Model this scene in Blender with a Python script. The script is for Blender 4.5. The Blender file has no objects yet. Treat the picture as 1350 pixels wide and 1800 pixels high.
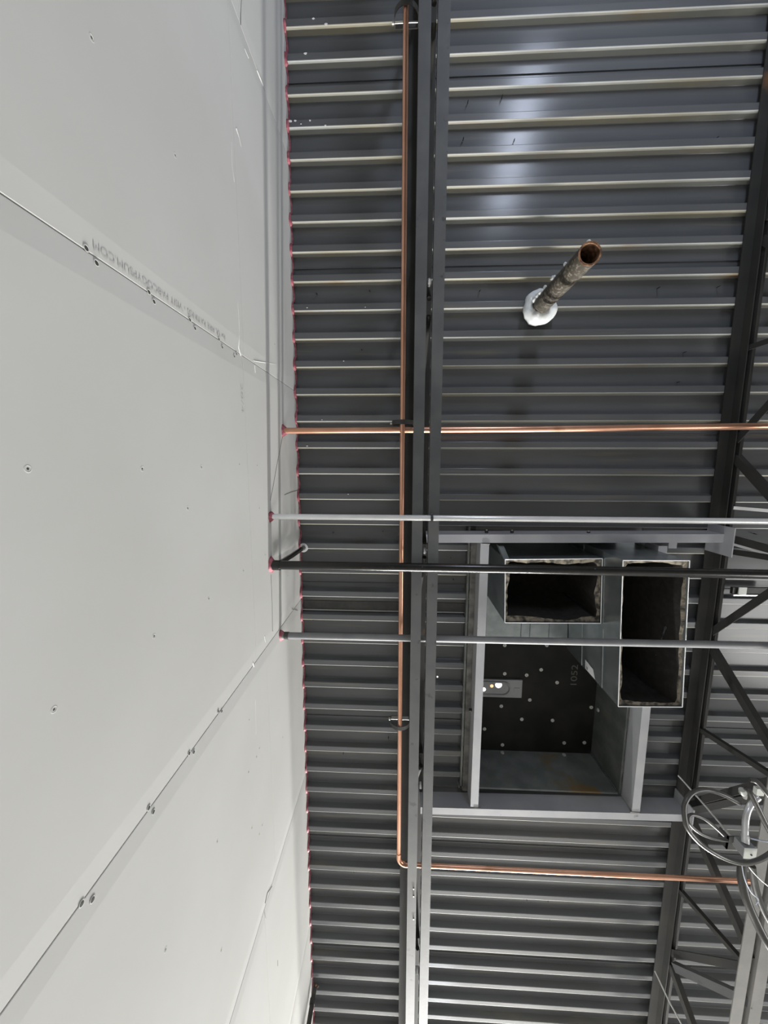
import bpy, math, random
from mathutils import Vector, Matrix, noise
random.seed(7)
S = bpy.context.scene
C = S.collection
CAM_Z = 1.6                      # camera height above the floor, metres
H = 2.195                        # deck underside above the camera
XW = -0.619                      # face of the drywall
PI = math.pi
# ------------------------------------------------------------------ camera
F_PX, CX, CY = 650.0, 675.0, 900.0
EX = Vector((0.99902049, 0.00858054, -0.04341001))
EY = Vector((-0.00267644, 0.99094016, 0.13427746))
EZ = Vector((0.0441689, -0.13402975, 0.98999249))
RIGHT = Vector((EX[0], EY[0], EZ[0])); DOWN = Vector((EX[1], EY[1], EZ[1])); FWD = Vector((EX[2], EY[2], EZ[2]))
cam = bpy.data.cameras.new('camera'); camo = bpy.data.objects.new('camera', cam); C.objects.link(camo)
cam.sensor_fit = 'VERTICAL'; cam.sensor_height = 36.0; cam.lens = F_PX / 1800 * 36.0
cam.clip_start = 0.05; cam.clip_end = 100
M = Matrix.Identity(4)
for i in range(3):
    M[i][0] = RIGHT[i]; M[i][1] = -DOWN[i]; M[i][2] = -FWD[i]
M[2][3] = CAM_Z
camo.matrix_world = M
S.camera = camo
# ------------------------------------------------------------------ world, lights, exposure
w = bpy.data.worlds.new('hall_daylight'); S.world = w; w.use_nodes = True
w.node_tree.nodes['Background'].inputs[0].default_value = (0.93, 0.97, 1.0, 1)
w.node_tree.nodes['Background'].inputs[1].default_value = 0.16


def lamp(name, loc, aim, size, power, col):
    l = bpy.data.lights.new(name, 'AREA'); l.shape = 'DISK'
    if isinstance(size, tuple):
        l.shape = 'RECTANGLE'; l.size, l.size_y = size
    else:
        l.size = size
    l.energy = power; l.color = col
    o = bpy.data.objects.new(name, l); C.objects.link(o); o.location = Vector(loc) + Vector((0, 0, CAM_Z))
    o.rotation_euler = (Vector(aim) - Vector(loc)).to_track_quat('-Z', 'Y').to_euler()
    return o


lamp('flood_row', (2.0, 12.0, 0.80), (2.0, 0.3, 1.5), (5.0, 0.2), 2150, (1.0, 0.985, 0.95))
lamp('far_work_lamp', (0.45, 5.6, 1.05), (0.3, 1.8, 1.9), 0.40, 3, (0.86, 0.91, 1.0))
lamp('work_lamp', (1.02, -2.85, 0.60), (0.92, -1.2, 2.2), (0.22, 1.0), 17, (0.74, 0.82, 1.0))
lamp('wall_fill_lamp', (5.0, 2.2, -0.6), (0.0, 0.6, 0.6), 1.6, 52, (1.0, 0.99, 0.97))  # added unseen fill from the right, keeps the wall evenly lit
S.view_settings.view_transform = 'Standard'; S.view_settings.look = 'None'
S.view_settings.exposure = 0.62; S.view_settings.gamma = 1.0
S.view_settings.use_curve_mapping = False


# ------------------------------------------------------------------ helpers
def ray(x, y):
    return RIGHT * (x - CX) + DOWN * (y - CY) + FWD * F_PX


def at_z(x, y, z):
    r = ray(x, y); return r * (z / r.z)


def at_x(x, y, xx=XW):
    r = ray(x, y); return r * (xx / r.x)


def V(*a):
    return Vector(a)


class MB:
    """collects geometry in camera-height coordinates; build() links ONE mesh object"""

    def __init__(s):
        s.v = []; s.f = []; s.m = []; s.sm = []

    def add(s, vs, fs, m=0, smooth=False):
        b = len(s.v); s.v += [Vector(p) for p in vs]
        for f in fs:
            s.f.append([b + i for i in f]); s.m.append(m); s.sm.append(smooth)

    def box(s, a, b, m=0):
        x0, y0, z0 = a; x1, y1, z1 = b
        s.add([(x0, y0, z0), (x1, y0, z0), (x1, y1, z0), (x0, y1, z0), (x0, y0, z1), (x1, y0, z1), (x1, y1, z1), (x0, y1, z1)],
              [(0, 3, 2, 1), (4, 5, 6, 7), (0, 1, 5, 4), (1, 2, 6, 5), (2, 3, 7, 6), (3, 0, 4, 7)], m)
        return s

    def extrude(s, prof, p0, p1, u, v, m=0):
        """closed 2-D profile (list of (a,b)) swept from p0 to p1, a along u, b along v"""
        p0, p1, u, v = Vector(p0), Vector(p1), Vector(u), Vector(v); n = len(prof)
        vs = [p0 + u * a + v * b for a, b in prof] + [p1 + u * a + v * b for a, b in prof]
        fs = [(i, (i + 1) % n, n + (i + 1) % n, n + i) for i in range(n)] + [tuple(range(n))[::-1], tuple(range(n, 2 * n))]
        s.add(vs, fs, m); return s

    def angle(s, p0, p1, u, v, a, b, t=0.005, m=0):
        return s.extrude([(0, 0), (a, 0), (a, t), (t, t), (t, b), (0, b)], p0, p1, u, v, m)

    def tube(s, path, r, n=12, m=0, cap=True, jitter=0.0):
        path = [Vector(p) for p in path]; k = len(path); rs = r if isinstance(r, (list, tuple)) else [r] * k
        up = Vector((0.13, 0.31, 0.94)); vs = []; prev = None
        for i, p in enumerate(path):
            d = (path[min(i + 1, k - 1)] - path[max(i - 1, 0)]).normalized()
            if prev is None:
                e1 = d.cross(up if abs(d.dot(up)) < 0.95 else Vector((1, 0, 0))).normalized()
            else:
                e1 = (prev - d * prev.dot(d)).normalized()
            prev = e1; e2 = d.cross(e1)
            for j in range(n):
                t = 2 * PI * j / n; rr = rs[i] * (1 + random.uniform(-jitter, jitter))
                vs.append(p + e1 * math.cos(t) * rr + e2 * math.sin(t) * rr)
        fs = [(i * n + j, i * n + (j + 1) % n, (i + 1) * n + (j + 1) % n, (i + 1) * n + j) for i in range(k - 1) for j in range(n)]
        s.add(vs, fs, m, True)
        if cap:
            s.add(vs[:n], [tuple(range(n))[::-1]], m); s.add(vs[-n:], [tuple(range(n))], m)
        return s

    def ring(s, p, axis, r0, r1, h, n=24, m=0):
        """hollow cylinder from p along axis"""
        p, axis = Vector(p), Vector(axis).normalized()
        e1 = axis.cross(Vector((0, 0, 1)) if abs(axis.z) < 0.9 else Vector((1, 0, 0))).normalized(); e2 = axis.cross(e1)
        vs = []
        for (rr, hh) in ((r1, 0), (r1, h), (r0, h), (r0, 0)):
            for j in range(n):
                t = 2 * PI * j / n; vs.append(p + axis * hh + (e1 * math.cos(t) + e2 * math.sin(t)) * rr)
        fs = [(q * n + j, q * n + (j + 1) % n, ((q + 1) % 4) * n + (j + 1) % n, ((q + 1) % 4) * n + j) for q in range(4) for j in range(n)]
        s.add(vs, fs, m, False); return s

    def build(s, name, mats, parent=None, origin=None):
        base = Vector(parent['_o']) if parent is not None else (Vector(origin) if origin is not None else
               sum((Vector((min(p[i] for p in s.v), 0, 0))[0:1][0] * 0 for i in range(1)), 0) or
               Vector([(min(p[i] for p in s.v) + max(p[i] for p in s.v)) / 2 for i in range(3)]))
        me = bpy.data.meshes.new(name); me.from_pydata([p - base for p in s.v], [], s.f)
        for mt in (mats if isinstance(mats, (list, tuple)) else [mats]):
            me.materials.append(mt)
        me.polygons.foreach_set('material_index', s.m); me.polygons.foreach_set('use_smooth', s.sm); me.update()
        o = bpy.data.objects.new(name, me); C.objects.link(o); o['_o'] = tuple(base)
        if parent is None:
            o.location = base + Vector((0, 0, CAM_Z))
        else:
            o.parent = parent
        return o


def empty(name, loc):
    o = bpy.data.objects.new(name, None); C.objects.link(o); o.empty_display_size = 0.1
    o.location = Vector(loc) + Vector((0, 0, CAM_Z)); o['_o'] = tuple(loc); return o


def tag(o, label, cat, group=None):
    o['label'] = label; o['category'] = cat
    if group: o['group'] = group
    return o


def struct(o):
    o['kind'] = 'structure'; return o


def child_at(me, name, parent, loc, rot=None, scale=None):
    """another piece that shares mesh data"""
    o = bpy.data.objects.new(name, me); C.objects.link(o); o.parent = parent
    o.location = Vector(loc) - Vector(parent['_o'])
    if rot is not None: o.rotation_euler = rot
    if scale is not None: o.scale = scale
    return o


# ------------------------------------------------------------------ materials
def mat(name, c1, c2=None, scale=6.0, stretch=(1, 1, 1), rough=0.5, metal=0.0, bump=0.0, bscale=60.0, lo=0.4, hi=0.65, detail=5,
        c3=None, s3=3.0, st3=(1, 1, 1), lo3=0.58, hi3=0.72, spec=0.5, rvar=0.0):
    m = bpy.data.materials.new(name); m.use_nodes = True; nt = m.node_tree; N = nt.nodes; L = nt.links
    b = N['Principled BSDF']; b.inputs['Roughness'].default_value = rough; b.inputs['Metallic'].default_value = metal
    b.inputs['Specular IOR Level'].default_value = spec
    c = lambda q: (q[0], q[1], q[2], 1)
    b.inputs['Base Color'].default_value = c(c1)
    g = N.new('ShaderNodeNewGeometry')

    def nz(sc, st, l, h, det):
        mp = N.new('ShaderNodeMapping'); mp.inputs['Scale'].default_value = st; L.new(g.outputs['Position'], mp.inputs['Vector'])
        n = N.new('ShaderNodeTexNoise'); n.inputs['Scale'].default_value = sc; n.inputs['Detail'].default_value = det
        L.new(mp.outputs[0], n.inputs['Vector'])
        r = N.new('ShaderNodeMapRange'); r.inputs['From Min'].default_value = l; r.inputs['From Max'].default_value = h
        L.new(n.outputs[0], r.inputs['Value']); return n, r

    col = None
    if c2:
        n, r = nz(scale, stretch, lo, hi, detail)
        mx = N.new('ShaderNodeMix'); mx.data_type = 'RGBA'; mx.inputs['A'].default_value = c(c1); mx.inputs['B'].default_value = c(c2)
        L.new(r.outputs[0], mx.inputs['Factor']); col = mx.outputs['Result']
        if rvar:
            rr = N.new('ShaderNodeMapRange'); rr.inputs['To Min'].default_value = rough; rr.inputs['To Max'].default_value = rough + rvar
            L.new(r.outputs[0], rr.inputs['Value']); L.new(rr.outputs[0], b.inputs['Roughness'])
    if c3:
        n, r = nz(s3, st3, lo3, hi3, 6)
        mx = N.new('ShaderNodeMix'); mx.data_type = 'RGBA'; mx.inputs['B'].default_value = c(c3); mx.inputs['A'].default_value = c(c1)
        if col: L.new(col, mx.inputs['A'])
        L.new(r.outputs[0], mx.inputs['Factor']); col = mx.outputs['Result']
    if col: L.new(col, b.inputs['Base Color'])
    if bump:
        n, r = nz(bscale, (1, 1, 1), 0, 1, 3)
        bp = N.new('ShaderNodeBump'); bp.inputs['Strength'].default_value = bump; bp.inputs['Distance'].default_value = 0.002
        L.new(n.outputs[0], bp.inputs['Height']); L.new(bp.outputs[0], b.inputs['Normal'])
    return m


def glow(name, col, e):
    m = bpy.data.materials.new(name); m.use_nodes = True; b = m.node_tree.nodes['Principled BSDF']
    b.inputs['Base Color'].default_value = (0, 0, 0, 1); b.inputs['Emission Color'].default_value = (*col, 1)
    b.inputs['Emission Strength'].default_value = e; return m


PAPER = mat('drywall_paper', (0.50, 0.50, 0.48), (0.54, 0.54, 0.525), 1.6, (1, 1, 1), 0.85, bump=0.05, bscale=25, lo=0.35, hi=0.7, spec=0.2)
CORE = mat('drywall_core', (0.10, 0.10, 0.09), rough=0.95)
COMPOUND = mat('joint_compound', (0.66, 0.66, 0.64), (0.56, 0.56, 0.54), 30, rough=0.8, bump=0.3)
DECKM = mat('grey_deck_paint', (0.100, 0.104, 0.109), (0.118, 0.122, 0.128), 3.0, (0.25, 3, 1), 0.205, bump=0.05, bscale=14, spec=0.25,
            c3=(0.17, 0.155, 0.12), s3=2.6, st3=(0.5, 9, 1), lo3=0.60, hi3=0.80, rvar=0.03)
WEBM = mat('dusty_lit_deck_web', (0.25, 0.255, 0.24), (0.24, 0.225, 0.17), 2.2, (0.6, 4, 1), 0.45, c3=(0.24, 0.17, 0.10), s3=2.0, st3=(0.9, 5, 1), lo3=0.60, hi3=0.78)  # dust streaks over a base lightened to look lit
EDGEM = mat('lit_deck_bend', (0.42, 0.43, 0.42), (0.37, 0.355, 0.29), 2.2, (0.6, 4, 1), 0.50, metal=0.0, spec=0.35, c3=(0.26, 0.19, 0.11), s3=2.0, st3=(0.9, 5, 1), lo3=0.62, hi3=0.78)  # edge highlight painted as a pale base, with brown streaks
WHITE_FLECK = mat('white_paint_fleck', (0.72, 0.72, 0.70), rough=0.8)
SEAL = mat('firestop_sealant', (0.22, 0.045, 0.065), (0.42, 0.13, 0.16), 60, rough=0.55, bump=0.5, bscale=120)
JOISTM = mat('dark_joist_primer', (0.028, 0.028, 0.027), (0.038, 0.037, 0.034), 5, (1, 1, 1), 0.72, spec=0.2, bump=0.1, c3=(0.15, 0.08, 0.04), s3=2.4, lo3=0.69, hi3=0.76)
CHORDM = mat('grey_chord_paint', (0.078, 0.081, 0.086), (0.10, 0.103, 0.105), 8, (1, 1, 1), 0.33, bump=0.1, c3=(0.05, 0.05, 0.05), s3=22, lo3=0.66, hi3=0.72)
DUSTYM = mat('dusty_chord_steel', (0.155, 0.152, 0.143), (0.185, 0.18, 0.17), 8, rough=0.55, bump=0.2)
COPPER = mat('copper', (0.78, 0.43, 0.30), (0.66, 0.35, 0.23), 5, (1, 1, 1), 0.33, metal=0.92, c3=(0.40, 0.19, 0.10), s3=7, lo3=0.62, hi3=0.8, bump=0.03)
ZINC = mat('zinc_conduit', (0.84, 0.85, 0.86), (0.77, 0.78, 0.79), 12, rough=0.22, metal=0.35, bump=0.03)
BLACKM = mat('black_steel_pipe', (0.010, 0.010, 0.0095), (0.016, 0.015, 0.014), 20, rough=0.22, c3=(0.30, 0.28, 0.26), s3=42, lo3=0.72, hi3=0.76, bump=0.1)
GREYPIPE = mat('grey_painted_pipe', (0.20, 0.205, 0.215), (0.24, 0.245, 0.25), 9, rough=0.42, bump=0.05)
VENTM = mat('mottled_vent_steel', (0.055, 0.047, 0.036), (0.21, 0.19, 0.16), 75, rough=0.6, lo=0.5, hi=0.72, bump=0.5, c3=(0.27, 0.19, 0.11), s3=14, lo3=0.66, hi3=0.76)
RUST = mat('rusty_steel', (0.07, 0.03, 0.014), (0.26, 0.14, 0.075), 50, rough=0.85, bump=0.4)
FOAM = mat('white_foam', (0.72, 0.74, 0.74), (0.62, 0.65, 0.66), 40, rough=0.75, bump=0.4, bscale=50)
FRAMEM = mat('lavender_grey_steel', (0.32, 0.325, 0.35), (0.36, 0.365, 0.38), 6, rough=0.48, bump=0.05, c3=(0.17, 0.165, 0.16), s3=16, lo3=0.70, hi3=0.76)
WOODM = mat('weathered_nailer', (0.20, 0.195, 0.18), (0.09, 0.088, 0.085), 14, rough=0.8, bump=0.3)
GALV = mat('galvanised_sheet', (0.27, 0.30, 0.31), (0.34, 0.37, 0.38), 16, rough=0.27, metal=0.75, c3=(0.21, 0.235, 0.235), s3=5, lo3=0.55, hi3=0.7, bump=0.03, bscale=8)
CURBM = mat('dull_curb_sheet', (0.11, 0.122, 0.112), (0.17, 0.18, 0.17), 9, rough=0.45, metal=0.4, c3=(0.22, 0.16, 0.09), s3=5, lo3=0.62, hi3=0.74)
STAINM = mat('stained_curb_sheet', (0.19, 0.205, 0.20), (0.26, 0.275, 0.27), 9, rough=0.42, metal=0.4, c3=(0.26, 0.18, 0.09), s3=4, lo3=0.56, hi3=0.66)
PANM = mat('black_insulated_pan', (0.006, 0.006, 0.005), (0.013, 0.0125, 0.0105), 6, rough=0.7, spec=0.25, bump=0.2)
PINM = mat('pin_washer', (0.42, 0.42, 0.40), (0.5, 0.5, 0.48), 40, rough=0.6)
LINER = mat('duct_liner', (0.012, 0.010, 0.008), (0.022, 0.019, 0.016), 30, rough=0.95, bump=0.5)
LINEREDGE = mat('torn_liner_edge', (0.20, 0.175, 0.135), (0.035, 0.031, 0.026), 30, rough=0.95, bump=0.9, bscale=90, lo=0.42, hi=0.6)
GREYFLEX = mat('grey_flexible_jacket', (0.075, 0.074, 0.07), (0.09, 0.088, 0.084), 30, rough=0.3)
DARKST = mat('dark_steel', (0.03, 0.03, 0.029), (0.05, 0.048, 0.045), 20, rough=0.5)
BOLTM = mat('bright_bolt', (0.6, 0.6, 0.58), rough=0.3, metal=0.8)
INK = mat('pale_print_ink', (0.445, 0.443, 0.435), rough=0.9)
PENCIL = mat('pencil_mark', (0.36, 0.36, 0.355), rough=0.9)
CHALK = mat('chalk_mark', (0.10, 0.10, 0.09), rough=0.9)
LABELM = mat('white_sticker', (0.62, 0.63, 0.63), rough=0.5)
BOXM = mat('pale_box_cover', (0.62, 0.64, 0.60), rough=0.5)
CONC = mat('concrete_floor', (0.34, 0.335, 0.32), (0.28, 0.275, 0.26), 2, rough=0.7)
ROOFM = mat('roof_board', (0.3, 0.3, 0.3), rough=0.9)
DAY = glow('daylight_hole', (1.0, 0.98, 0.94), 2.2)
WARM = glow('warm_daylight_hole', (1.0, 0.62, 0.32), 0.9)
BLUEWIRE = mat('pale_blue_wire', (0.55, 0.6, 0.72), rough=0.4)
WIRE = mat('bright_wire', (0.62, 0.62, 0.6), rough=0.35, metal=0.7)

# ------------------------------------------------------------------ room shell
fl = MB().box((-0.9, -7, -CAM_Z - 0.1), (8, 14, -CAM_Z)).build('floor', CONC); struct(fl)
# wall of gypsum boards
wall = struct(empty('wall_left', (XW, 0.8, -CAM_Z)))
bk = MB().box((XW - 0.15, -7, -CAM_Z), (XW - 0.017, 14, H + 0.2)).build('stud_backing', CORE, wall)
cols = [-6.5, -5.3, -4.08, -2.86, -1.64, -0.410, 0.862, 2.083, 3.29, 4.51, 5.73, 6.95, 8.17, 9.39, 10.6, 11.8, 13.0]
tops = [1.5, 1.6, 1.5, 1.6, 1.50, 1.485, 1.600, 1.445, 1.60, 1.5, 1.6, 1.5, 1.6, 1.5, 1.6, 1.5]


def board(y0, y1, z0, z1):
    g, tp, dp, th = 0.0010, 0.055, 0.0016, 0.016
    ya, yb = y0 + g, y1 - g
    prof = [(ya, XW - dp - 0.001), (ya + 0.0015, XW - dp), (ya + tp, XW), (yb - tp, XW), (yb - 0.0015, XW - dp), (yb, XW - dp - 0.001), (yb, XW - th), (ya, XW - th)]
    m = MB(); n = len(prof); vs = []
    for z, ins in ((z0 + 0.0006, 0.0006), (z0 + 0.002, 0), (z1 - 0.002, 0), (z1 - 0.0006, 0.0006)):
        vs += [(x - (ins if x > XW - 0.01 else 0), y, z) for y, x in prof]
    fs = [(r * n + i, r * n + (i + 1) % n, (r + 1) * n + (i + 1) % n, (r + 1) * n + i) for r in range(3) for i in range(n)]
    fs += [tuple(range(n))[::-1], tuple(range(3 * n, 4 * n))]
    m.add(vs, fs); return m


for i in range(len(cols) - 1):
    board(cols[i], cols[i + 1], -CAM_Z + 0.01, tops[i]).build('drywall_sheet', PAPER, wall)
    board(cols[i], cols[i + 1], tops[i], H + 0.05).build('drywall_sheet', PAPER, wall)
# screw heads sunk in the boards
scr = MB(); n = 14
for (r0, x0, r1, x1, mi) in ((0.0075, 0.0, 0.0055, 0.0004, 1), (0.0055, 0.0004, 0.0048, -0.0002, 1), (0.0048, -0.0002, 0.0, 0.0002, 0)):
    for j in range(n):
        a, b = 2 * PI * j / n, 2 * PI * (j + 1) / n
        scr.add([(x0, r0 * math.cos(a), r0 * math.sin(a)), (x0, r0 * math.cos(b), r0 * math.sin(b)), (x1, r1 * math.cos(b), r1 * math.sin(b)), (x1, r1 * math.cos(a), r1 * math.sin(a))], [(0, 1, 2, 3)], mi)
SCREWHEAD = mat('dark_screw_head', (0.06, 0.06, 0.055), rough=0.6)
scr_me = None
screw_px = [(49, 824), (250, 824), (354, 821), (421, 816), (452, 818), (161, 66), (308, 273), (152, 436), (170, 462), (262, 513), (271, 530), (334, 562), (343, 577),
            (385, 596), (391, 610), (330, 893), (428, 1003), (367, 1052), (271, 1118), (95, 1247), (384, 1250), (390, 1250), (333, 1324), (341, 1322), (262, 1420), (270, 1427),
            (144, 1588), (163, 1581), (437, 1357), (382, 1479), (291, 1669), (389, 1670), (456, 1315), (451, 1330), (497, 1296), (483, 605), (416, 622), (412, 626),
            (456, 893), (466, 975), (506, 1012), (438, 1265), (443, 1455), (456, 1466), (461, 1450)]
for p in screw_px:
    q = at_x(*p)
    if scr_me is None:
        o = scr.build('drywall_screw', [SCREWHEAD, PAPER], wall, None); scr_me = o.data
        for v in scr_me.vertices: v.co += Vector(wall['_o'])
        scr_me.update(); o.location = q - Vector(wall['_o'])
    else:
        child_at(scr_me, 'drywall_screw', wall, q)
# thin cracks and filler ridges near the deck
for pts in ([(497, 765), (487, 815), (479, 860), (475, 880)], [(476, 1010), (478, 1060), (479, 1110)], [(500, 870), (512, 865), (523, 862)], [(513, 1071), (523, 1073)],
            [(478, 1558), (470, 1570), (466, 1588)], [(424, 0), (423, 25), (423, 44)], [(465, 1604), (467, 1614)], [(488, 1688), (488, 1698)]):
    MB().tube([at_x(*p) + V(0.0004, 0, 0) for p in pts], 0.0011, 5).build('wall_crack', SCREWHEAD, wall)
for pts, r in (([(415, 225), (421, 243), (424, 258)], 0.006), ([(418, 530), (420, 560), (421, 590)], 0.003), ([(421, 588), (420, 612), (424, 625)], 0.004), ([(407, 250), (408, 290), (412, 320)], 0.003),
               ([(448, 642), (449, 655)], 0.004), ([(484, 640), (446, 634)], 0.002), ([(467, 1128), (465, 1118)], 0.005), ([(445, 1165), (447, 1172)], 0.004), ([(449, 1230), (450, 1290)], 0.003), ([(430, 85), (437, 102)], 0.003),
               ([(452, 123), (463, 150)], 0.003), ([(501, 870), (502, 950)], 0.002)):
    q = [at_x(*p) - V(r * 0.72, 0, 0) for p in pts]
    MB().tube(q, r, 8, jitter=0.12).build('filler_smear', COMPOUND, wall)

# corrugated roof deck
PITCH, WF, DX, D = 0.1524, 0.039, 0.006, 0.038
Y0 = -2.213
OPX0, OPX1, OPY0, OPY1 = 0.46, 1.445, 0.42, 2.14
ceil_ = struct(empty('ceiling', (2.0, 0.8, H)))


RB = 0.0042                      # bend radius of the sheet


def bend(y, z, a0, a1, n=4):
    return [(y + RB * math.sin(a0 + (a1 - a0) * i / n), z - RB * math.cos(a0 + (a1 - a0) * i / n)) for i in range(n + 1)]


def rib_profile(k):
    e = Y0 + PITCH * k; c = 0.002; nx = e + PITCH - WF
    lean = math.atan2(DX, D)
    return ([(e - WF + RB, H)] + bend(e - RB, H + RB, 0, PI / 2 - lean) + [(e + DX, H + D - c), (e + DX + c, H + D), (nx - DX - c, H + D), (nx - DX, H + D - c)]
            + bend(nx + RB, H + RB, -(PI / 2 - lean), 0))


LAPS = set(range(-20, 60, 6))
for s0 in range(-16, 82, 6):
    m = MB()
    for k in range(s0, s0 + 6):
        pr = rib_profile(k)
        for i in range(len(pr) - 1):
            (ya, za), (yb, zb) = pr[i], pr[i + 1]; ym = (ya + yb) / 2
            spans = [(XW + 0.0005, 6.0)] if not (OPY0 < ym < OPY1) else [(XW + 0.0005, OPX0), (OPX1, 6.0)]
            mi = 2 if 1 <= i <= 4 else (1 if i == 5 else 0)  # only the light-facing bend and web take the lightened materials
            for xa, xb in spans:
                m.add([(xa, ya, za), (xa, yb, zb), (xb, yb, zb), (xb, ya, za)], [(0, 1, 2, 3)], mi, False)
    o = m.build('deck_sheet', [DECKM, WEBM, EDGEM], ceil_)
    # turned-down lip where this sheet laps the next one
    e = Y0 + PITCH * (s0 + 5)
    yl = e + 0.068
    spans = [(XW + 0.003, 6.0)] if not (OPY0 < yl < OPY1) else [(XW + 0.003, OPX0 - 0.04), (OPX1 + 0.1, 6.0)]
    ml = MB()
    for xa, xb in spans:
        ml.box((xa, yl, H + D - 0.006), (xb, yl + 0.0025, H + D))
    ml.build('side_lap', DECKM, ceil_)
# roofing above the deck, with the opening for the rooftop unit
zt = H + D + 0.004
for a, b in (((-0.8, -7, zt), (6.0, OPY0, zt + 0.06)), ((-0.8, OPY1, zt), (6.0, 14, zt + 0.06)), ((-0.8, OPY0, zt), (OPX0, OPY1, zt + 0.06)), ((OPX1, OPY0, zt), (6.0, OPY1, zt + 0.06))):
    MB().box(a, b).build('roof_board', ROOFM, ceil_)
ya_, yb_ = at_z(600, 1056, H + D).y, at_z(600, 1079, H + D).y
MB().box((XW + 0.003, ya_, H + D - 0.005), (OPX0 - 0.04, yb_, H + D - 0.001)).build('gap_shade_strip', DARKST, ceil_)  # dark strip painting the shaded open gap at the lap
ym_ = at_z(600, 1071, H + D).y
MB().box((XW + 0.003, ym_, H + D - 0.012), (OPX0 - 0.04, ym_ + 0.004, H + D - 0.005)).build('side_lap', EDGEM, ceil_)  # lap lip in the painted highlight colour of the bends
# deck screws poking through
ds = MB().tube([(0, 0, 0.004), (0, 0, -0.012), (0.0005, 0.001, -0.022)], [0.0028, 0.0026, 0.0008], 6)
ds_me = None
for p in [(882, 172), (822, 181), (903, 249), (814, 246), (1258, 245), (986, 205), (1084, 203), (1156, 507), (1261, 505), (1202, 620), (1191, 672), (843, 512), (557, 517), (650, 512),
          (636, 615), (586, 936), (673, 934), (551, 1089), (624, 1086), (1325, 938), (1016, 1440), (805, 1535), (888, 1538), (925, 1578), (962, 1580), (965, 1612), (604, 1322), (622, 1528), (683, 1296), (792, 980), (797, 1018), (520, 283)]:
    q = at_z(*p, H + D - 0.008)
    if ds_me is None:
        o = ds.build('deck_screw', DARKST, ceil_); ds_me = o.data
        for v in ds_me.vertices: v.co += Vector(ceil_['_o'])
        ds_me.update(); o.location = q - Vector(ceil_['_o'])
    else:
        child_at(ds_me, 'deck_screw', ceil_, q)
# white paint flecks on the deck beside the wall
for p, sz in (((510, 213), 0.014), ((519, 211), 0.008), ((529, 218), 0.004), ((545, 212), 0.006), ((573, 45), 0.010), ((551, 32), 0.008), ((537, 91), 0.010), ((572, 228), 0.006), ((551, 1), 0.006),
              ((540, 784), 0.006), ((566, 738), 0.004), ((604, 632), 0.005), ((612, 868), 0.005), ((540, 541), 0.005), ((642, 540), 0.004)):
    q = at_z(*p, H); k = round((q.y - Y0 + WF / 2) / PITCH); yy = min(max(q.y, Y0 + k * PITCH - WF + 0.006), Y0 + k * PITCH - 0.006)
    m = MB(); m.add([(q.x + math.cos(t * PI / 4) * sz * random.uniform(0.6, 1.1), yy + math.sin(t * PI / 4) * sz * 0.55 * random.uniform(0.6, 1.1), z) for z in (H - 0.001, H + 0.001) for t in range(8)],
                    [tuple(range(8))[::-1]] + [(i, (i + 1) % 8, 8 + (i + 1) % 8, 8 + i) for i in range(8)])
    m.build('paint_fleck', WHITE_FLECK, ceil_)
# daylight through two fastener holes
for p in ((769, 1190), (769, 1200)):
    q = at_z(*p, H + D - 0.004)
    MB().tube([q, q + V(0, 0, 0.003)], 0.0042, 12).build('open_hole', DAY, ceil_)
# sealant bead following the deck flutes along the wall
sb = MB(); path = []; rad = []
for k in range(-7, 44):
    e = Y0 + PITCH * k
    for (y, z, r) in ((e - WF * 0.8, H - 0.001, 0.009), (e - WF * 0.3, H - 0.002, 0.010), (e + 0.004, H + 0.004, 0.011), (e + 0.012, H + 0.018, 0.007), (e + 0.035, H + D - 0.002, 0.006), (e + 0.06, H + D - 0.002, 0.0065), (e + 0.085, H + D - 0.002, 0.006), (e + PITCH - WF - 0.012, H + 0.016, 0.007)):
        path.append(V(XW + 0.001 + random.uniform(0, 0.003), y, z)); rad.append(r * random.uniform(0.65, 1.2))
sb.tube(path, rad, 8, jitter=0.18)
o = sb.build('sealant_bead', SEAL)
tag(o, 'ragged pink red firestop sealant bead where the drywall meets the corrugated deck', 'sealant')


# ------------------------------------------------------------------ lettering
def text(body, size, origin, right, up, mat_, name, parent, width=None, extr=0.00004):
    cu = bpy.data.curves.new(name, 'FONT'); cu.body = body; cu.size = size; cu.extrude = extr
    t = bpy.data.objects.new(name + '_curve', cu); C.objects.link(t)
    dg = bpy.context.evaluated_depsgraph_get(); me = bpy.data.meshes.new_from_object(t.evaluated_get(dg))
    bpy.data.objects.remove(t); bpy.data.curves.remove(cu)
    right, up = Vector(right), Vector(up); nrm = right.cross(up); sx = 1.0
    if width:
        sx = width / max(v.co.x for v in me.vertices)
    for v in me.vertices:
        v.co = Vector(origin) + right * v.co.x * sx + up * v.co.y + nrm * (v.co.z) - Vector(parent['_o'])
    me.materials.clear(); me.materials.append(mat_); me.name = name
    for p in me.polygons: p.material_index = 0
    o = bpy.data.objects.new(name, me); C.objects.link(o); o.parent = parent; return o


text('for UL FIRE RATINGS - VISIT PABCOGYPSUM.COM', 0.026, (XW + 0.00015, -0.4375, 1.345), (0, 0, -1), (0, 1, 0), INK, 'printed_lettering', wall, 0.565)
text('28/4', 0.03, (XW + 0.00015, -0.305, 1.452), (0, 1, 0), (0, 0, 1), PENCIL, 'pencil_lettering', wall, 0.115)


# ------------------------------------------------------------------ bar joists
BOT_Y = [-4.05, -2.93, -1.80, -0.68, 0.43, 1.56, 2.72, 3.85, 4.97, 6.1, 7.2, 8.3, 9.3]


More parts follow.
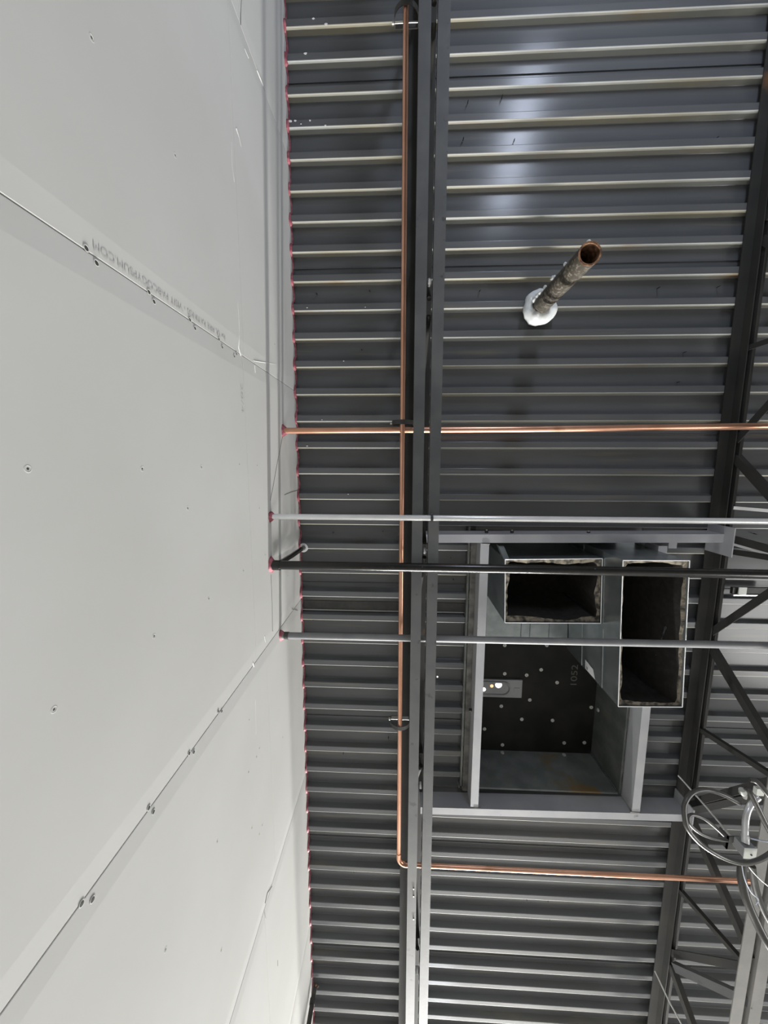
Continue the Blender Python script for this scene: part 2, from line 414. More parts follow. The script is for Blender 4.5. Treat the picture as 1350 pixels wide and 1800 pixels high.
def joist(name, xt, legt, gt, xb, legb, gb, zb, kind, label, top_m, bot_m):
    r = empty(name, (xb, 0.8, zb))
    ya, yb = -5.0, 9.5
    for sgn in (-1, 1):
        MB().angle((xt + sgn * gt / 2, ya, H), (xt + sgn * gt / 2, yb, H), (sgn, 0, 0), (0, 0, -1), legt, legt * 0.9).build('top_chord', top_m, r)
        MB().angle((xb + sgn * gb / 2, ya, zb), (xb + sgn * gb / 2, yb, zb), (sgn, 0, 0), (0, 0, 1), legb, legb * 0.9).build('bottom_chord', bot_m, r)
    T = lambda y: V(xt, y, H - 0.03); B = lambda y: V(xb, y, zb + 0.03)
    for i, y in enumerate(BOT_Y[:-1]):
        ym = (y + BOT_Y[i + 1]) / 2 + 0.05
        for a, b in ((T(ym - 0.045), B(y + 0.03)), (T(ym + 0.045), B(BOT_Y[i + 1] - 0.04))):
            if kind == 'rod':
                MB().tube([a, b], 0.0105, 10).build('web_rod', top_m, r)
            else:
                d = (b - a).normalized(); u = V(0, 1, 0) - d * d.y; u.normalize()
                MB().angle(a - u * 0.019, b - u * 0.019, u, V(1, 0, 0) - d * d.x, 0.038, 0.034, 0.004).build('web_member', top_m, r)
        a, b = T(BOT_Y[i + 1] + 0.07), B(BOT_Y[i + 1] + 0.04)
        if kind == 'rod':
            MB().tube([a, b], 0.008, 8).build('web_post', top_m, r)
        else:
            MB().angle(a - V(0, 0.014, 0), b - V(0, 0.014, 0), (0, 1, 0), (1, 0, 0), 0.028, 0.026, 0.004).build('web_post', top_m, r)
    tag(r, label, 'joist', 'open web roof joists')
    return r


j1 = joist('bar_joist', 0.092, 0.054, 0.034, 0.121, 0.050, 0.027, 1.735, 'rod', 'open web steel joist beside the long copper pipe, nearer the white wall', JOISTM, CHORDM)
j2 = joist('bar_joist', 1.850, 0.056, 0.022, 1.929, 0.062, 0.034, 1.735, 'angle', 'dark open web steel joist at the right edge, right of the ducts', JOISTM, DUSTYM)
# nut, rust and clip details on the near chord
for y in (1.71, -0.79, 0.43, 2.9):
    MB().tube([(0.121, y - 0.012, 1.775), (0.121, y, 1.752), (0.121, y + 0.012, 1.775)], 0.009, 8).build('weld_lump', ZINC, j1)
for p in ((727, 1562), (727, 1575), (727, 1615)):
    q = at_z(*p, 1.735); MB().tube([q - V(0, 0, 0.004), q + V(0, 0, 0.002)], 0.0042, 10).build('rivet_head', BOLTM, j1)

# ------------------------------------------------------------------ pipes


def arc_pts(c, r, a0, a1, e1, e2, n=8):
    return [Vector(c) + Vector(e1) * r * math.cos(a0 + (a1 - a0) * i / n) + Vector(e2) * r * math.sin(a0 + (a1 - a0) * i / n) for i in range(n + 1)]


def seal_ring(parent, x, y, z, r):
    m = MB(); n = 14; rings = [(x - 0.001, r * 1.9), (x + 0.010, r * 1.55), (x + 0.022, r * 1.02)]
    vs = []
    for xx, rr in rings:
        for j in range(n):
            q = rr * random.uniform(0.82, 1.18); t = 2 * PI * j / n
            vs.append((xx + random.uniform(-0.002, 0.003), y + math.cos(t) * q, z + math.sin(t) * q * 0.7))
    m.add(vs, [(i * n + j, i * n + (j + 1) % n, (i + 1) * n + (j + 1) % n, (i + 1) * n + j) for i in range(2) for j in range(n)], 0, True)
    o = m.build('sealant_collar', SEAL, parent); o['label'] = 'pink firestop sealant collar'
    return o


# long copper pipe with elbow
rc = 0.0125; zc = 1.90; xc = 0.010; ye = 2.37
cp = empty('copper_pipe', (xc, 0, zc))
MB().tube([(xc - 0.008, -5, zc), (xc - 0.002, -1, zc), (xc, ye - 0.06, zc)], rc, 16).build('long_run', COPPER, cp)
el = arc_pts((xc + 0.045, ye - 0.045, zc), 0.045, PI, PI / 2, (1, 0, 0), (0, 1, 0), 10)
MB().tube([(xc, ye - 0.075, zc)] + el + [(xc + 0.075, ye, zc)], rc + 0.0022, 16).build('elbow', COPPER, cp)
MB().tube([(xc + 0.06, ye, zc), (1.95, ye - 0.002, zc), (3.2, ye, zc)], rc, 16).build('cross_run', COPPER, cp)
tag(cp, 'long copper pipe beside the joist that elbows right at its lower end', 'pipe', None)
# upper copper pipe through the wall
c2 = empty('copper_pipe', (0.6, -0.16, 1.956))
MB().tube([(XW - 0.01, -0.160, 1.956), (0.6, -0.166, 1.955), (1.9, -0.182, 1.955), (3.2, -0.19, 1.955)], 0.0162, 18).build('cross_run', COPPER, c2)
seal_ring(c2, XW, -0.160, 1.956, 0.0162)
for x in (1.845,):
    MB().ring((x, -0.182, 1.955), (1, 0, 0), 0.016, 0.021, 0.02, 18).build('pipe_coupling', COPPER, c2)
q = V(1.925, -0.12, 1.97)
MB().tube([q - V(0.02, 0, 0), q, q + V(0.03, 0, 0)], [0.022, 0.028, 0.022], 14).build('end_cap', PINM, c2)
tag(c2, 'straight copper pipe from the wall, uppermost pipe crossing the joists', 'pipe')
# zinc conduit
em = empty('conduit', (0.6, 0.26, 1.713))
MB().tube([(XW - 0.01, 0.259, 1.713), (0.6, 0.259, 1.713), (3.2, 0.262, 1.713)], 0.0138, 18).build('straight_run', ZINC, em)
seal_ring(em, XW, 0.259, 1.713, 0.014)
MB().ring((0.142, 0.259, 1.713), (1, 0, 0), 0.0139, 0.0175, 0.012, 18).build('tie_strap', DARKST, em)
MB().box((0.144, 0.240, 1.722), (0.152, 0.248, 1.745)).build('strap_screw', BOLTM, em)
tag(em, 'bright zinc electrical conduit crossing under the joists above the black pipe', 'conduit')
# black pipe with riser
bp = empty('gas_pipe', (0.6, 0.49, 1.695))
MB().tube([(XW - 0.01, 0.490, 1.694), (0.6, 0.493, 1.694), (2.0, 0.50, 1.692), (3.2, 0.51, 1.69)], 0.0212, 20).build('main_run', BLACKM, bp)
MB().tube([(-0.590, 0.492, 1.70), (-0.590, 0.510, 1.95), (-0.590, 0.524, H + 0.03)], 0.0135, 16).build('riser', BLACKM, bp)
MB().ring((-0.590, 0.523, H - 0.004), (0, 0, 1), 0.0145, 0.028, 0.012, 22).build('escutcheon', ZINC, bp)
MB().ring((-0.605, 0.491, 1.695), (1, 0, 0), 0.0205, 0.0245, 0.035, 20).build('tee_hub', BLACKM, bp)
seal_ring(bp, XW, 0.49, 1.695, 0.0212)
tag(bp, 'glossy black steel pipe with a small riser beside the white wall', 'pipe')
# grey pipe
gp = empty('steel_pipe', (0.6, 0.9, 1.803))
MB().tube([(XW - 0.01, 0.900, 1.803), (0.6, 0.898, 1.803), (2.0, 0.893, 1.803), (3.2, 0.89, 1.803)], 0.0175, 18).build('straight_run', GREYPIPE, gp)
MB().ring((XW + 0.022, 0.9, 1.803), (1, 0, 0), 0.0172, 0.0195, 0.022, 18).build('threaded_coupling', DARKST, gp)
seal_ring(gp, XW, 0.9, 1.803, 0.017)
tag(gp, 'dull grey steel pipe, lowest of the pipes leaving the wall', 'pipe')


# clevis hangers on the long copper pipe
def hanger(y, label, first=[None]):
    r = empty('pipe_hanger', (xc, y, zc))
    rr = 0.052; pts = []
    for i in range(15):
        t = PI + PI * i / 14
        pts.append((xc + math.cos(t) * rr, zc - rc - 0.0035 + rr + math.sin(t) * rr))
    pts = [(xc - rr, zc + 0.075)] + pts + [(xc + rr, zc + 0.075)]
    m = MB(); k = len(pts); vs = []
    for (x, z) in pts:
        dx, dz = x - xc, z - (zc + rr - rc - 0.003); l = math.hypot(dx, dz) or 1
        if z > zc + rr: dx, dz, l = (1 if x > xc else -1), 0, 1
        for off, yy in ((0, -0.011), (0, 0.011), (0.003, 0.011), (0.003, -0.011)):
            vs.append((x + dx / l * off, y + yy, z + dz / l * off))
    m.add(vs, [(i * 4 + j, i * 4 + (j + 1) % 4, i * 4 + 4 + (j + 1) % 4, i * 4 + 4 + j) for i in range(k - 1) for j in range(4)] + [(3, 2, 1, 0), tuple((k - 1) * 4 + j for j in range(4))])
    m.build('strap', DARKST, r)
    zb = zc + 0.060
    MB().tube([(xc - rr - 0.012, y, zb), (xc + rr + 0.012, y, zb)], 0.0036, 8).build('cross_bolt', BOLTM, r)
    for s in (-1, 1):
        MB().tube([(xc + s * (rr + 0.004), y, zb), (xc + s * (rr + 0.013), y, zb)], 0.0085, 6).build('bolt_nut', BOLTM, r)
    MB().box((xc - rr + 0.002, y - 0.011, zc + 0.072), (xc + rr - 0.002, y + 0.011, zc + 0.076)).build('yoke', DARKST, r)
    MB().tube([(xc, y, zc + 0.066), (xc, y, H + 0.02)], 0.0048, 8).build('threaded_rod', ZINC, r)
    tag(r, label, 'hanger', 'clevis hangers on the copper pipe')


qy = [at_z(705, 742, zc).y, at_z(703, 1277, zc).y, at_z(711, 40, zc + 0.06).y]
hanger(qy[0], 'black clevis hanger on the long copper pipe just above the crossing copper pipe')
hanger(qy[1], 'black clevis hanger on the long copper pipe nearest its elbow')
hanger(qy[2], 'black clevis hanger on the long copper pipe at the top of the picture')

# ------------------------------------------------------------------ vent pipe with foam
vp = empty('vent_pipe', (0.75, -0.84, H))
vb, ve = V(0.755, -0.845, H + 0.03), V(0.742, -0.820, 1.622)
ax = (ve - vb)
MB().ring(vb, ax, 0.0385, 0.0440, ax.length, 36).build('pipe_body', VENTM, vp)
MB().ring(vb, ax, 0.0375, 0.0386, ax.length + 0.0005, 36).build('rusty_bore', RUST, vp)
MB().ring(ve - ax.normalized() * 0.004, ax, 0.0384, 0.0447, 0.0045, 36).build('cut_lip', RUST, vp)
m = MB(); n1, n2 = 30, 12; vs = []
for i in range(n1):
    a = 2 * PI * i / n1; big = 1.0 + 0.35 * max(0, math.sin(a + 0.2)) + 0.12 * math.sin(3 * a + 1) + 0.08 * math.sin(7 * a)
    for j in range(n2):
        b = 2 * PI * j / n2; rr = 0.060 + 0.029 * big * math.cos(b)
        z = H - 0.006 - 0.028 * big * math.sin(b)
        qn = noise.noise(Vector((math.cos(a) * 4, math.sin(a) * 4, b))) * 0.006
        vs.append((0.752 + math.cos(a) * (rr + qn), -0.842 + math.sin(a) * (rr + qn), z + qn))
m.add(vs, [(i * n2 + j, ((i + 1) % n1) * n2 + j, ((i + 1) % n1) * n2 + (j + 1) % n2, i * n2 + (j + 1) % n2) for i in range(n1) for j in range(n2)], 0, True)
m.build('foam_collar', FOAM, vp)
for t, r, ang in ((0.12, 0.016, 3.7), (0.2, 0.014, 3.75), (0.27, 0.012, 3.7), (0.36, 0.010, 3.75), (0.53, 0.012, 3.8), (0.55, 0.009, 3.7), (0.76, 0.008, 3.75), (0.985, 0.009, 4.6)):
    c = vb + ax * t + V(math.cos(ang) * 0.046, math.sin(ang) * 0.046, 0)
    MB().tube([c + V(0, 0, r * 1.2), c + V(0, 0, r * 0.5), c - V(0, 0, r * 0.5), c - V(0, 0, r * 1.2)], [r * 0.4, r, r * 0.9, r * 0.3], 8, jitter=0.2).build('foam_drip', FOAM, vp)
tag(vp, 'mottled open ended vent pipe hanging from the deck through white foam', 'pipe')

# ------------------------------------------------------------------ steel roof frame around the opening
fr = empty('roof_frame', (1.0, 1.2, 2.08)); ZF = 2.08; t_ = 0.006


def framebar(name, p0, p1, inward, up_len=H - ZF, leg=0.048, top=0.0, mt=FRAMEM):
    """web plate with a bottom leg pointing 'inward' and an optional top flange the other way"""
    u = Vector(inward)
    prof = [(0, 0), (leg, 0), (leg, t_), (t_, t_), (t_, up_len), (-top, up_len), (-top, up_len - t_), (0, up_len - t_)] if top else [(0, 0), (leg, 0), (leg, t_), (t_, t_), (t_, up_len), (0, up_len)]
    return MB().extrude(prof, p0, p1, u, (0, 0, 1)).build(name, mt, fr)


framebar('trimmer_bar', (0.146, 0.410, ZF), (1.795, 0.389, ZF), (0, 1, 0))
framebar('trimmer_bar', (0.146, 2.169, ZF), (1.79, 2.141, ZF), (0, 1, 0))
framebar('side_bar', (0.459, 0.458, ZF), (0.459, 2.150, ZF), (1, 0, 0))
framebar('side_bar', (1.440, 0.46, ZF), (1.446, 2.135, ZF), (1, 0, 0))
MB().box((0.425, 0.44, H - 0.012), (0.458, 2.14, H - 0.004)).build('wood_nailer', WOODM, fr)
MB().extrude([(0.345, 2.02), (0.505, 2.02), (0.505, H), (0.345, H)], (1.782, 0, 0), (1.788, 0, 0), (0, 1, 0), (0, 0, 1)).build('end_plate', FRAMEM, fr)
MB().extrude([(2.07, 2.04), (2.22, 2.04), (2.22, H), (2.07, H)], (1.778, 0, 0), (1.784, 0, 0), (0, 1, 0), (0, 0, 1)).build('end_plate', FRAMEM, fr)
for x in (0.50, 0.645, 1.075):
    y = 0.405
    MB().tube([(x, y - 0.014, 2.125), (x, y + 0.001, 2.125)], 0.010, 6).build('frame_bolt', DARKST, fr)
    MB().tube([(x, y - 0.020, 2.125), (x, y - 0.013, 2.125)], 0.0055, 8).build('bolt_tip', BOLTM, fr)
q = at_z(828, 1248, 2.15)
MB().tube([q - V(0.012, 0, 0), q + V(0.02, 0, 0)], 0.010, 6).build('frame_bolt', DARKST, fr)
for (a, b) in (((0.50, 2.135), (0.52, 2.15)), ((0.49, 0.44), (0.51, 0.455)), ((1.455, 2.12), (1.49, 2.135))):
    MB().tube([(a[0] - 0.02, a[1] + 0.018, ZF + 0.001), (b[0], b[1] + 0.005, ZF + 0.001)], 0.004, 6, jitter=0.3).build('weld_bead', WOODM, fr)
tag(fr, 'grey angle steel frame around the rooftop unit opening between the joists', 'frame')

# ------------------------------------------------------------------ rooftop unit seen through the opening
ru = empty('rooftop_unit', (1.0, 1.3, H)); ZP = 2.50
MB().box((0.40, 1.20, ZP), (1.46, 2.16, ZP + 0.03)).build('insulated_pan', PANM, ru)
MB().extrude([(0.40, 0.38), (1.118, 0.38), (1.122, 0.489), (1.166, 1.245), (0.40, 1.245)], (0, 0, 2.47), (0, 0, 2.499), (1, 0, 0), (0, 1, 0)).build('base_plate', GALV, ru)
for x in (0.845, 0.905, 1.035):
    MB().box((x, 1.08, 2.462), (x + 0.008, 1.244, 2.4705)).build('plate_seam', GALV, ru)
# curb sides (slightly flared towards the room)
MB().extrude([(0, 0), (0.012, 0), (0.012, 0.33), (0, 0.33)], (0.40, 2.110, H - 0.01), (1.42, 2.110, H - 0.01), (0, 1, 0), (0, -0.02, 1)).build('curb_side', STAINM, ru)
MB().extrude([(0, 0), (0.012, 0), (0.012, 0.33), (0, 0.33)], (1.424, 1.296, H - 0.01), (1.424, 2.12, H - 0.01), (1, 0, 0), (-0.06, 0, 1)).build('curb_side', CURBM, ru)
MB().extrude([(0, 0), (0.012, 0), (0.012, 0.33), (0, 0.33)], (0.42, 0.38, H - 0.01), (0.42, 2.12, H - 0.01), (-1, 0, 0), (0, 0, 1)).build('curb_side', CURBM, ru)
MB().extrude([(0, 0), (0.012, 0), (0.012, 0.33), (0, 0.33)], (0.40, 0.42, H - 0.01), (1.42, 0.42, H - 0.01), (0, -1, 0), (0, 0, 1)).build('curb_side', CURBM, ru)
MB().tube([(1.420, 2.106, H), (1.400, 2.090, ZP - 0.003)], 0.006, 6).build('corner_seam', GALV, ru)
MB().box((0.40, 0.36, ZP + 0.03), (1.47, 2.18, ZP + 0.06)).build('unit_housing', GALV, ru)
pin = MB().tube([(0, 0, 0.002), (0, 0, -0.004)], [0.0125, 0.0125], 14); pin.tube([(0, 0, -0.003), (0, 0, -0.012)], 0.002, 6)
pin_me = None
for p in ((887, 1134), (961, 1134), (887, 1184), (925.5, 1186.5), (951, 1177), (979, 1199.5), (881, 1241), (931, 1230), (917, 1264), (971, 1266), (1039, 1243), (851.5, 1281), (883, 1309), (991.5, 1305.5), (1027, 1305)):
    q = at_z(*p, ZP)
    if pin_me is None:
        o = pin.build('insulation_pin', PINM, ru); pin_me = o.data
        for v in pin_me.vertices: v.co += Vector(ru['_o'])
        pin_me.update(); o.location = q - Vector(ru['_o'])
    else:
        child_at(pin_me, 'insulation_pin', ru, q)
for p in ((883, 1326), (991, 1334), (1047, 1243)):
    q = at_z(*p, 2.47)
    child_at(pin_me, 'insulation_pin', ru, V(q.x, min(q.y, 2.096), q.z) if p[1] > 1300 else V(1.395, q.y, 2.44), (PI / 2 if p[1] > 1300 else 0, PI / 2 if p[1] < 1300 else 0, 0))
# knock-out plate with holes
pl = MB().box((0.50, 1.537, ZP - 0.014), (0.880, 1.672, ZP + 0.001)).build('knockout_plate', GREYPIPE, ru)
sl = arc_pts((0.745, 1.605, ZP - 0.015), 0.050, -PI / 2, PI / 2, (1, 0, 0), (0, 1, 0), 12)
MB().tube([(0.50, 1.555, ZP - 0.015)] + sl + [(0.50, 1.655, ZP - 0.015)], 0.0075, 8).build('slot_rim', GREYPIPE, pl)
MB().box((0.825, 1.595, ZP - 0.017), (0.862, 1.625, ZP - 0.013)).build('latch_tab', GREYPIPE, pl)
for p, r, mt in (((876.5, 1204), 0.023, DAY), ((864.5, 1206), 0.012, WARM), ((850.5, 1212), 0.014, DAY)):
    q = at_z(*p, ZP - 0.0155)
    MB().tube([q, q + V(0, 0, 0.003)], r, 20).build('daylit_hole', mt, pl)
text('1052', 0.062, at_z(1013, 1208, ZP - 0.001), (0, -1, 0), (-1, 0, 0), CHALK, 'chalk_lettering', ru, 0.17)
tag(ru, 'underside of the rooftop unit, dark pan dotted with pale pin washers', 'air handler')


# ------------------------------------------------------------------ ducts
def duct(name, bot, zb, zt_, th, label, xmax=99, zmid=None):
    """bot: four corners (x,y) of the open lower end, in order; sheet metal shell with a lining inside"""
    cx = sum(p[0] for p in bot) / 4; cy = sum(p[1] for p in bot) / 4
    r = empty(name, (cx, cy, zb))
    B = [Vector((p[0], p[1])) for p in bot]; cc = Vector((cx, cy))

    def inset(d):
        out = []
        for i in range(4):
            p = B[i]; s = Vector((1 if p.x < cx else -1, 1 if p.y < cy else -1)); out.append(p + s * d)
        return out
    o0, o1 = inset(0), inset(0.0025); zm = zmid or (zb + zt_) / 2
    lim = lambda ring, d: [Vector((min(p.x, xmax - d), p.y)) for p in ring]
    m = MB(); vs = [(p.x, p.y, z) for ring, z in ((lim(o0, 0), zt_), (lim(o0, 0), zm), (o0, zb), (o1, zb), (lim(o1, 0.0025), zm), (lim(o1, 0.0025), zt_)) for p in ring]
    m.add(vs, [(a * 4 + i, a * 4 + (i + 1) % 4, (a + 1) * 4 + (i + 1) % 4, (a + 1) * 4 + i) for a in range(5) for i in range(4)])
    m.build('sheet_metal_shell', GALV, r)
    # bright raw edge around the mouth
    for i in range(4):
        a, b = o0[i], o0[(i + 1) % 4]
        MB().tube([(a.x, a.y, zb), (b.x, b.y, zb)], 0.0026, 6).build('hemmed_edge', ZINC, r)
    # lining: wavy ragged edge with depth
    l1 = inset(0.004); nseg = 22; outer = []; inner = []
    for i in range(4):
        a, b = l1[i], l1[(i + 1) % 4]; nrm = Vector((-(b - a).y, (b - a).x)).normalized()
        if nrm.dot(cc - a) < 0: nrm = -nrm
        for s in range(nseg):
            t = s / nseg; p = a.lerp(b, t)
            wv = th * (0.62 + 0.75 * noise.noise(Vector((p.x * 7 + 3, p.y * 7, zb * 5 + i))) + 0.2 * noise.noise(Vector((p.x * 40, p.y * 40, 2))))
            edge = min(t, 1 - t) * (b - a).length; q = p + nrm * max(0.006, wv)
            if edge < th: q = q + (b - a).normalized() * (th - edge if t < 0.5 else edge - th)
            outer.append(p); inner.append(q)
    n = len(outer); dz = [0.004 + 0.006 * (noise.noise(Vector((p.x * 12, p.y * 12, 5))) + 0.3) for p in outer]
    m = MB(); vs = [(p.x, p.y, zb + 0.003 + dz[i]) for i, p in enumerate(outer)] + [(p.x, p.y, zb + 0.006 + dz[i] * 1.6) for i, p in enumerate(inner)]
    m.add(vs, [(i, (i + 1) % n, n + (i + 1) % n, n + i) for i in range(n)], 0, False)
    m.build('torn_liner_edge', LINEREDGE, r)
    m = MB(); vs = [(p.x, p.y, zb + 0.006 + dz[i] * 1.6) for i, p in enumerate(inner)] + [(min(p.x, xmax - 0.012), p.y, z) for z in (zm, zt_ - 0.005) for p in inner]
    m.add(vs, [(a * n + i, a * n + (i + 1) % n, (a + 1) * n + (i + 1) % n, (a + 1) * n + i) for a in range(2) for i in range(n)] + [tuple(range(2 * n, 3 * n))], 0, True)
    m.build('duct_lining', LINER, r)
    tag(r, label, 'duct', 'open rectangular ducts')
    return r


d1 = duct('air_duct', [(0.592, 0.541), (1.124, 0.528), (1.145, 0.905), (0.607, 0.914)], 2.05, 2.469, 0.030, 'smaller open galvanised duct, left of the long one, with black lining')
d2 = duct('air_duct', [(1.127, 0.489), (1.452, 0.486), (1.502, 1.282), (1.172, 1.290)], 1.87, 2.499, 0.026, 'long open galvanised duct nearest the right joist with torn lining and white sticker', 1.434, 2.06)
# seams and sticker on the long duct's left face
e0, e1 = V(1.127, 0.489, 0), V(1.172, 1.290, 0); fd = (e1 - e0).normalized(); fn = V(-fd.y, fd.x, 0)


def on_face(y, z, off=0.0):
    return e0 + fd * (y - 0.489) + fn * off + V(0, 0, z)


for z in (2.03, 2.27):
    MB().tube([on_face(0.93 if z < 2.04 else 0.5, z, 0.001), on_face(1.288, z, 0.001)], 0.003, 6).build('sheet_seam', GALV, d2)
pa = on_face(1.284, 2.225, 0.0008); pb = on_face(1.284, 2.105, 0.0008); pc = on_face(1.235, 2.130, 0.0008); pd = on_face(1.225, 2.225, 0.0008)
m = MB(); m.add([p + fn * o_ for o_ in (0, 0.0008) for p in (pa, pb, pc, pd)], [(0, 1, 2, 3), (7, 6, 5, 4), (0, 4, 5, 1), (1, 5, 6, 2), (2, 6, 7, 3), (3, 7, 4, 0)])
m.build('paper_sticker', LABELM, d2)
for i in range(3):
    a = on_face(1.262 + 0.006 * i, 2.19, 0.0018); b = on_face(1.262 + 0.006 * i, 2.21, 0.0018)
    MB().tube([a, b], 0.001, 4).build('sticker_print', DARKST, d2)
# bracket at the near top corner of the small duct and tab beside the long one
MB().angle((0.565, 0.475, 2.10), (0.590, 0.545, 2.06), (1, 0, 0), (0, 0, 1), 0.03, 0.05, 0.003).build('corner_flange', GALV, d1)
MB().box((1.50, 0.435, 2.09), (1.545, 0.475, 2.14)).build('mounting_tab', FRAMEM, fr)

# ------------------------------------------------------------------ bridging, rods and odds at the right joist


def bar_thing(name, p0, p1, a, b, t, mt, label, cat, u=(0, 1, 0), group=None):
    p0, p1 = Vector(p0), Vector(p1); d = (p1 - p0).normalized(); u = Vector(u); u = (u - d * d.dot(u)).normalized(); v = d.cross(u)
    if v.z < 0: v = -v
    o = MB().angle(p0, p1, u, v, a, b, t).build(name, mt); tag(o, label, cat, group); return o


bar_thing('bridging_bar', at_z(1268, 936, 2.15), at_z(1400, 972, 2.00), 0.040, 0.035, 0.004, JOISTM, 'dark bridging angle running right from the joist below the zinc conduit', 'brace')
bar_thing('bridging_bar', at_z(1291, 954, 2.17), at_z(1400, 984, 2.05), 0.018, 0.012, 0.003, ZINC, 'thin bright bridging strip just below the dark bridging angle by the conduit', 'brace')
bar_thing('bridging_bar', at_z(1290, 890, 2.18), at_z(1400, 899, 2.14), 0.018, 0.012, 0.003, ZINC, 'thin bright strip on the deck just above the zinc conduit, right edge', 'brace')
bar_thing('bridging_bar', at_z(1212, 1420, 2.10), at_z(1400, 1378, 2.03), 0.050, 0.04, 0.004, JOISTM, 'dark bridging bar behind the coiled flexible conduit', 'brace')
bar_thing('bridging_bar', at_z(1180, 1692, 2.13), at_z(1312, 1752, 1.76), 0.045, 0.035, 0.004, CHORDM, 'grey bridging bar between the chords low on the right joist', 'brace')
o = MB().tube([at_z(1151, 1707, 2.10), at_z(1176, 1760, 1.98), at_z(1206, 1815, 1.88)], 0.0045, 6).build('hanger_wire', WIRE)
tag(o, 'bright straight hanger wire at the lowest end of the right joist', 'wire')
o = MB().tube([at_z(1192, 1363, 2.0), at_z(1240, 1417, 1.85), at_z(1285, 1470, 1.70)], 0.004, 6).build('hanger_wire', WIRE)
tag(o, 'bright straight wire slanting through the conduit coil', 'wire')
# bracket on the deck right of the joist
bk = empty('deck_bracket', at_z(1305, 1040, H))
q = at_z(1305, 1040, 2.15)
MB().box(q + V(-0.022, -0.025, -0.002), q + V(0.022, 0.018, 0.004)).build('clip', BOXM, bk)
MB().box(q + V(-0.022, 0.016, -0.002), q + V(-0.014, 0.020, 0.044)).build('clip_leg', BOXM, bk)
MB().box(q + V(-0.045, 0.020, 0.002), q + V(0.16, 0.028, 0.010)).build('strut_lip', ZINC, bk)
MB().box(q + V(-0.045, -0.02, 0.010), q + V(0.20, 0.020, 0.028)).build('strut_channel', DARKST, bk)
tag(bk, 'small white clip on a strut channel right of the joist', 'bracket')
# dark pipe end at the foot of the wall
dp = empty('drain_pipe', at_z(553, 1733, H))
MB().tube([V(-0.592, 3.80, H), V(-0.592, 3.80, 1.55)], 0.016, 12).build('pipe_body', DARKST, dp)
MB().ring((-0.592, 3.80, H - 0.10), (0, 0, 1), 0.0155, 0.020, 0.03, 14).build('pipe_coupling', DARKST, dp)
m = MB()
for i in range(5):
    c = V(-0.592 + random.uniform(-0.01, 0.03), 3.78 + random.uniform(-0.02, 0.02), H - 0.012); m.tube([c, c - V(0, 0, 0.008)], [0.008, 0.003], 6)
m.build('rust_crumbs', RUST, dp)
tag(dp, 'dark vertical pipe at the lower end of the wall, under the deck', 'pipe')


# ------------------------------------------------------------------ conduit cluster
def smooth(pts, n=6):
    out = []; P_ = [Vector(p) for p in pts]
    for i in range(len(P_) - 1):
        p0, p1, p2, p3 = P_[max(i - 1, 0)], P_[i], P_[i + 1], P_[min(i + 2, len(P_) - 1)]
        for s in range(n):
            t = s / n
            out.append(0.5 * ((2 * p1) + (p2 - p0) * t + (2 * p0 - 5 * p1 + 4 * p2 - p3) * t * t + (3 * p1 - p0 - 3 * p2 + p3) * t ** 3))
    out.append(P_[-1]); return out


def cable(name, pts, r, mt, label, cat, group=None, n=10):
    q = smooth([at_z(x, y, z) for x, y, z in pts])
    o = MB().tube(q, r, n).build(name, mt); tag(o, label, cat, group); return o


cable('flexible_conduit', [(1300, 1412, 1.70), (1282, 1402, 1.69), (1262, 1393, 1.68), (1238, 1388, 1.66), (1217, 1394, 1.63), (1204, 1412, 1.60), (1203, 1432, 1.58), (1208, 1455, 1.56), (1226, 1478, 1.55), (1250, 1496, 1.54), (1280, 1511, 1.54), (1310, 1517, 1.54), (1340, 1509, 1.55), (1365, 1490, 1.57), (1385, 1460, 1.60)],
      0.0105, GREYFLEX, 'grey flexible conduit bent in the largest loop around the junction box', 'conduit')
cable('flexible_conduit', [(1272, 1468, 1.66), (1255, 1452, 1.65), (1236, 1438, 1.64), (1218, 1432, 1.63), (1210, 1437, 1.62), (1214, 1450, 1.61), (1230, 1464, 1.61), (1252, 1473, 1.62), (1278, 1477, 1.64)],
      0.0075, GREYFLEX, 'thin grey conduit in the narrow hairpin loop inside the big loop', 'conduit')
cable('power_cable', [(1305, 1518, 1.62), (1304, 1545, 1.60), (1312, 1580, 1.57), (1328, 1618, 1.54), (1350, 1660, 1.50), (1385, 1710, 1.46)], 0.0185, GREYFLEX, 'thickest grey cable dropping from the conduit loop', 'cable')
cable('power_cable', [(1322, 1522, 1.66), (1328, 1560, 1.65), (1342, 1600, 1.63), (1365, 1640, 1.6)], 0.015, GREYFLEX, 'second grey cable half hidden behind the thickest cable', 'cable')
cable('power_cable', [(1311, 1386, 1.64), (1318, 1392, 1.62), (1332, 1420, 1.60), (1348, 1452, 1.58), (1370, 1490, 1.56)], 0.0115, GREYFLEX, 'grey cable slanting in front of the bent metal conduit', 'cable')
cable('power_cable', [(1318, 1370, 1.68), (1330, 1374, 1.67), (1346, 1392, 1.65), (1368, 1420, 1.63)], 0.0115, GREYFLEX, 'uppermost grey cable by the chord, above the bent conduit', 'cable')
cable('loose_wire', [(1320, 1474, 1.60), (1335, 1477, 1.60), (1360, 1482, 1.60), (1390, 1494, 1.6)], 0.003, BLUEWIRE, 'pale blue wire leading right from the junction box', 'wire', None, 6)
cable('loose_wire', [(1304, 1521, 1.56), (1309, 1545, 1.55), (1320, 1568, 1.54), (1333, 1581, 1.53), (1328, 1590, 1.53)], 0.0022, BLUEWIRE, 'pale wire hanging in front of the thick cables', 'wire', None, 6)
cable('loose_wire', [(1316, 1524, 1.56), (1330, 1540, 1.56), (1348, 1556, 1.56), (1375, 1575, 1.56)], 0.002, WIRE, 'thin bright wire slanting across the lower chord', 'wire', None, 6)
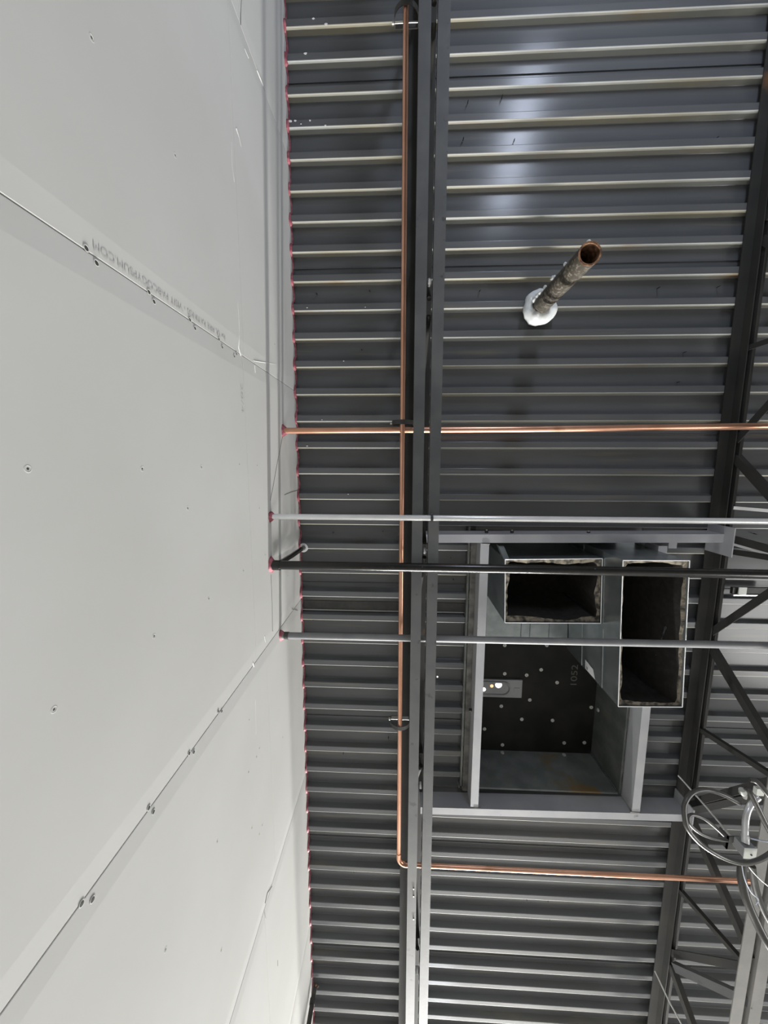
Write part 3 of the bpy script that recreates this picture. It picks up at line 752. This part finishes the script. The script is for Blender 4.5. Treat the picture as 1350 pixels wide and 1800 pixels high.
eb = empty('bent_conduit', at_z(1310, 1450, 1.62))
MB().tube(smooth([at_z(x, y, z) for x, y, z in ((1333, 1402, 1.70), (1323, 1411, 1.69), (1315, 1424, 1.67), (1311, 1440, 1.65), (1310, 1458, 1.63), (1310, 1476, 1.615))]), 0.0135, 14).build('elbow_body', ZINC, eb)
MB().tube([at_z(1310, 1468, 1.625), at_z(1310, 1482, 1.61)], 0.016, 14).build('set_screw_coupling', ZINC, eb)
tag(eb, 'shiny bent zinc conduit elbow above the pale junction box', 'conduit')
jb = empty('junction_box', at_z(1318, 1500, 1.58))
a = at_z(1318, 1500, 1.585)
MB().box(a + V(-0.026, -0.027, 0), a + V(0.026, 0.025, 0.055)).build('box_body', GREYPIPE, jb)
MB().box(a + V(-0.028, -0.029, -0.003), a + V(0.028, 0.027, 0)).build('cover_plate', BOXM, jb)
MB().tube([a + V(0.004, 0.004, -0.003), a + V(0.004, 0.004, -0.006)], 0.004, 8).build('cover_screw', DARKST, jb)
tag(jb, 'small pale square junction box under the bent conduit', 'electrical box')
bb = empty('beam_clamp', at_z(1290, 1482, 1.66))
a = at_z(1290, 1482, 1.66)
MB().box(a + V(-0.032, -0.034, 0), a + V(0.026, 0.036, 0.006)).build('clamp_plate', DARKST, bb)
MB().box(a + V(-0.032, -0.034, 0), a + V(-0.026, 0.036, 0.05)).build('clamp_jaw', DARKST, bb)
MB().tube([a + V(0.0, 0.0, 0.002), a + V(0.0, 0.0, -0.014)], 0.007, 6).build('clamp_bolt', BOLTM, bb)
tag(bb, 'dark steel beam clamp left of the junction box', 'clamp')
cf = empty('conduit_fitting', at_z(1308, 1390, 1.70))
a = at_z(1306, 1392, 1.70)
MB().tube([a + V(-0.006, -0.012, 0), a + V(0, 0.004, 0), a + V(0.004, 0.014, 0)], [0.014, 0.017, 0.011], 12).build('locknut', BOXM, cf)
MB().tube([a + V(0.012, 0.014, 0), a + V(0.012, 0.034, 0)], 0.009, 10).build('connector', PINM, cf)
b_ = at_z(1337, 1393, 1.72)
MB().box(b_ + V(-0.018, -0.018, 0), b_ + V(0.018, 0.02, 0.02)).build('connector', BOXM, cf)
tag(cf, 'pale conduit locknut and connectors above the bent conduit', 'fitting')

for o in bpy.data.objects:
    if '_o' in o: del o['_o']
print('objects', len(bpy.data.objects), 'tris', sum(len(me.polygons) for me in bpy.data.meshes) * 2)
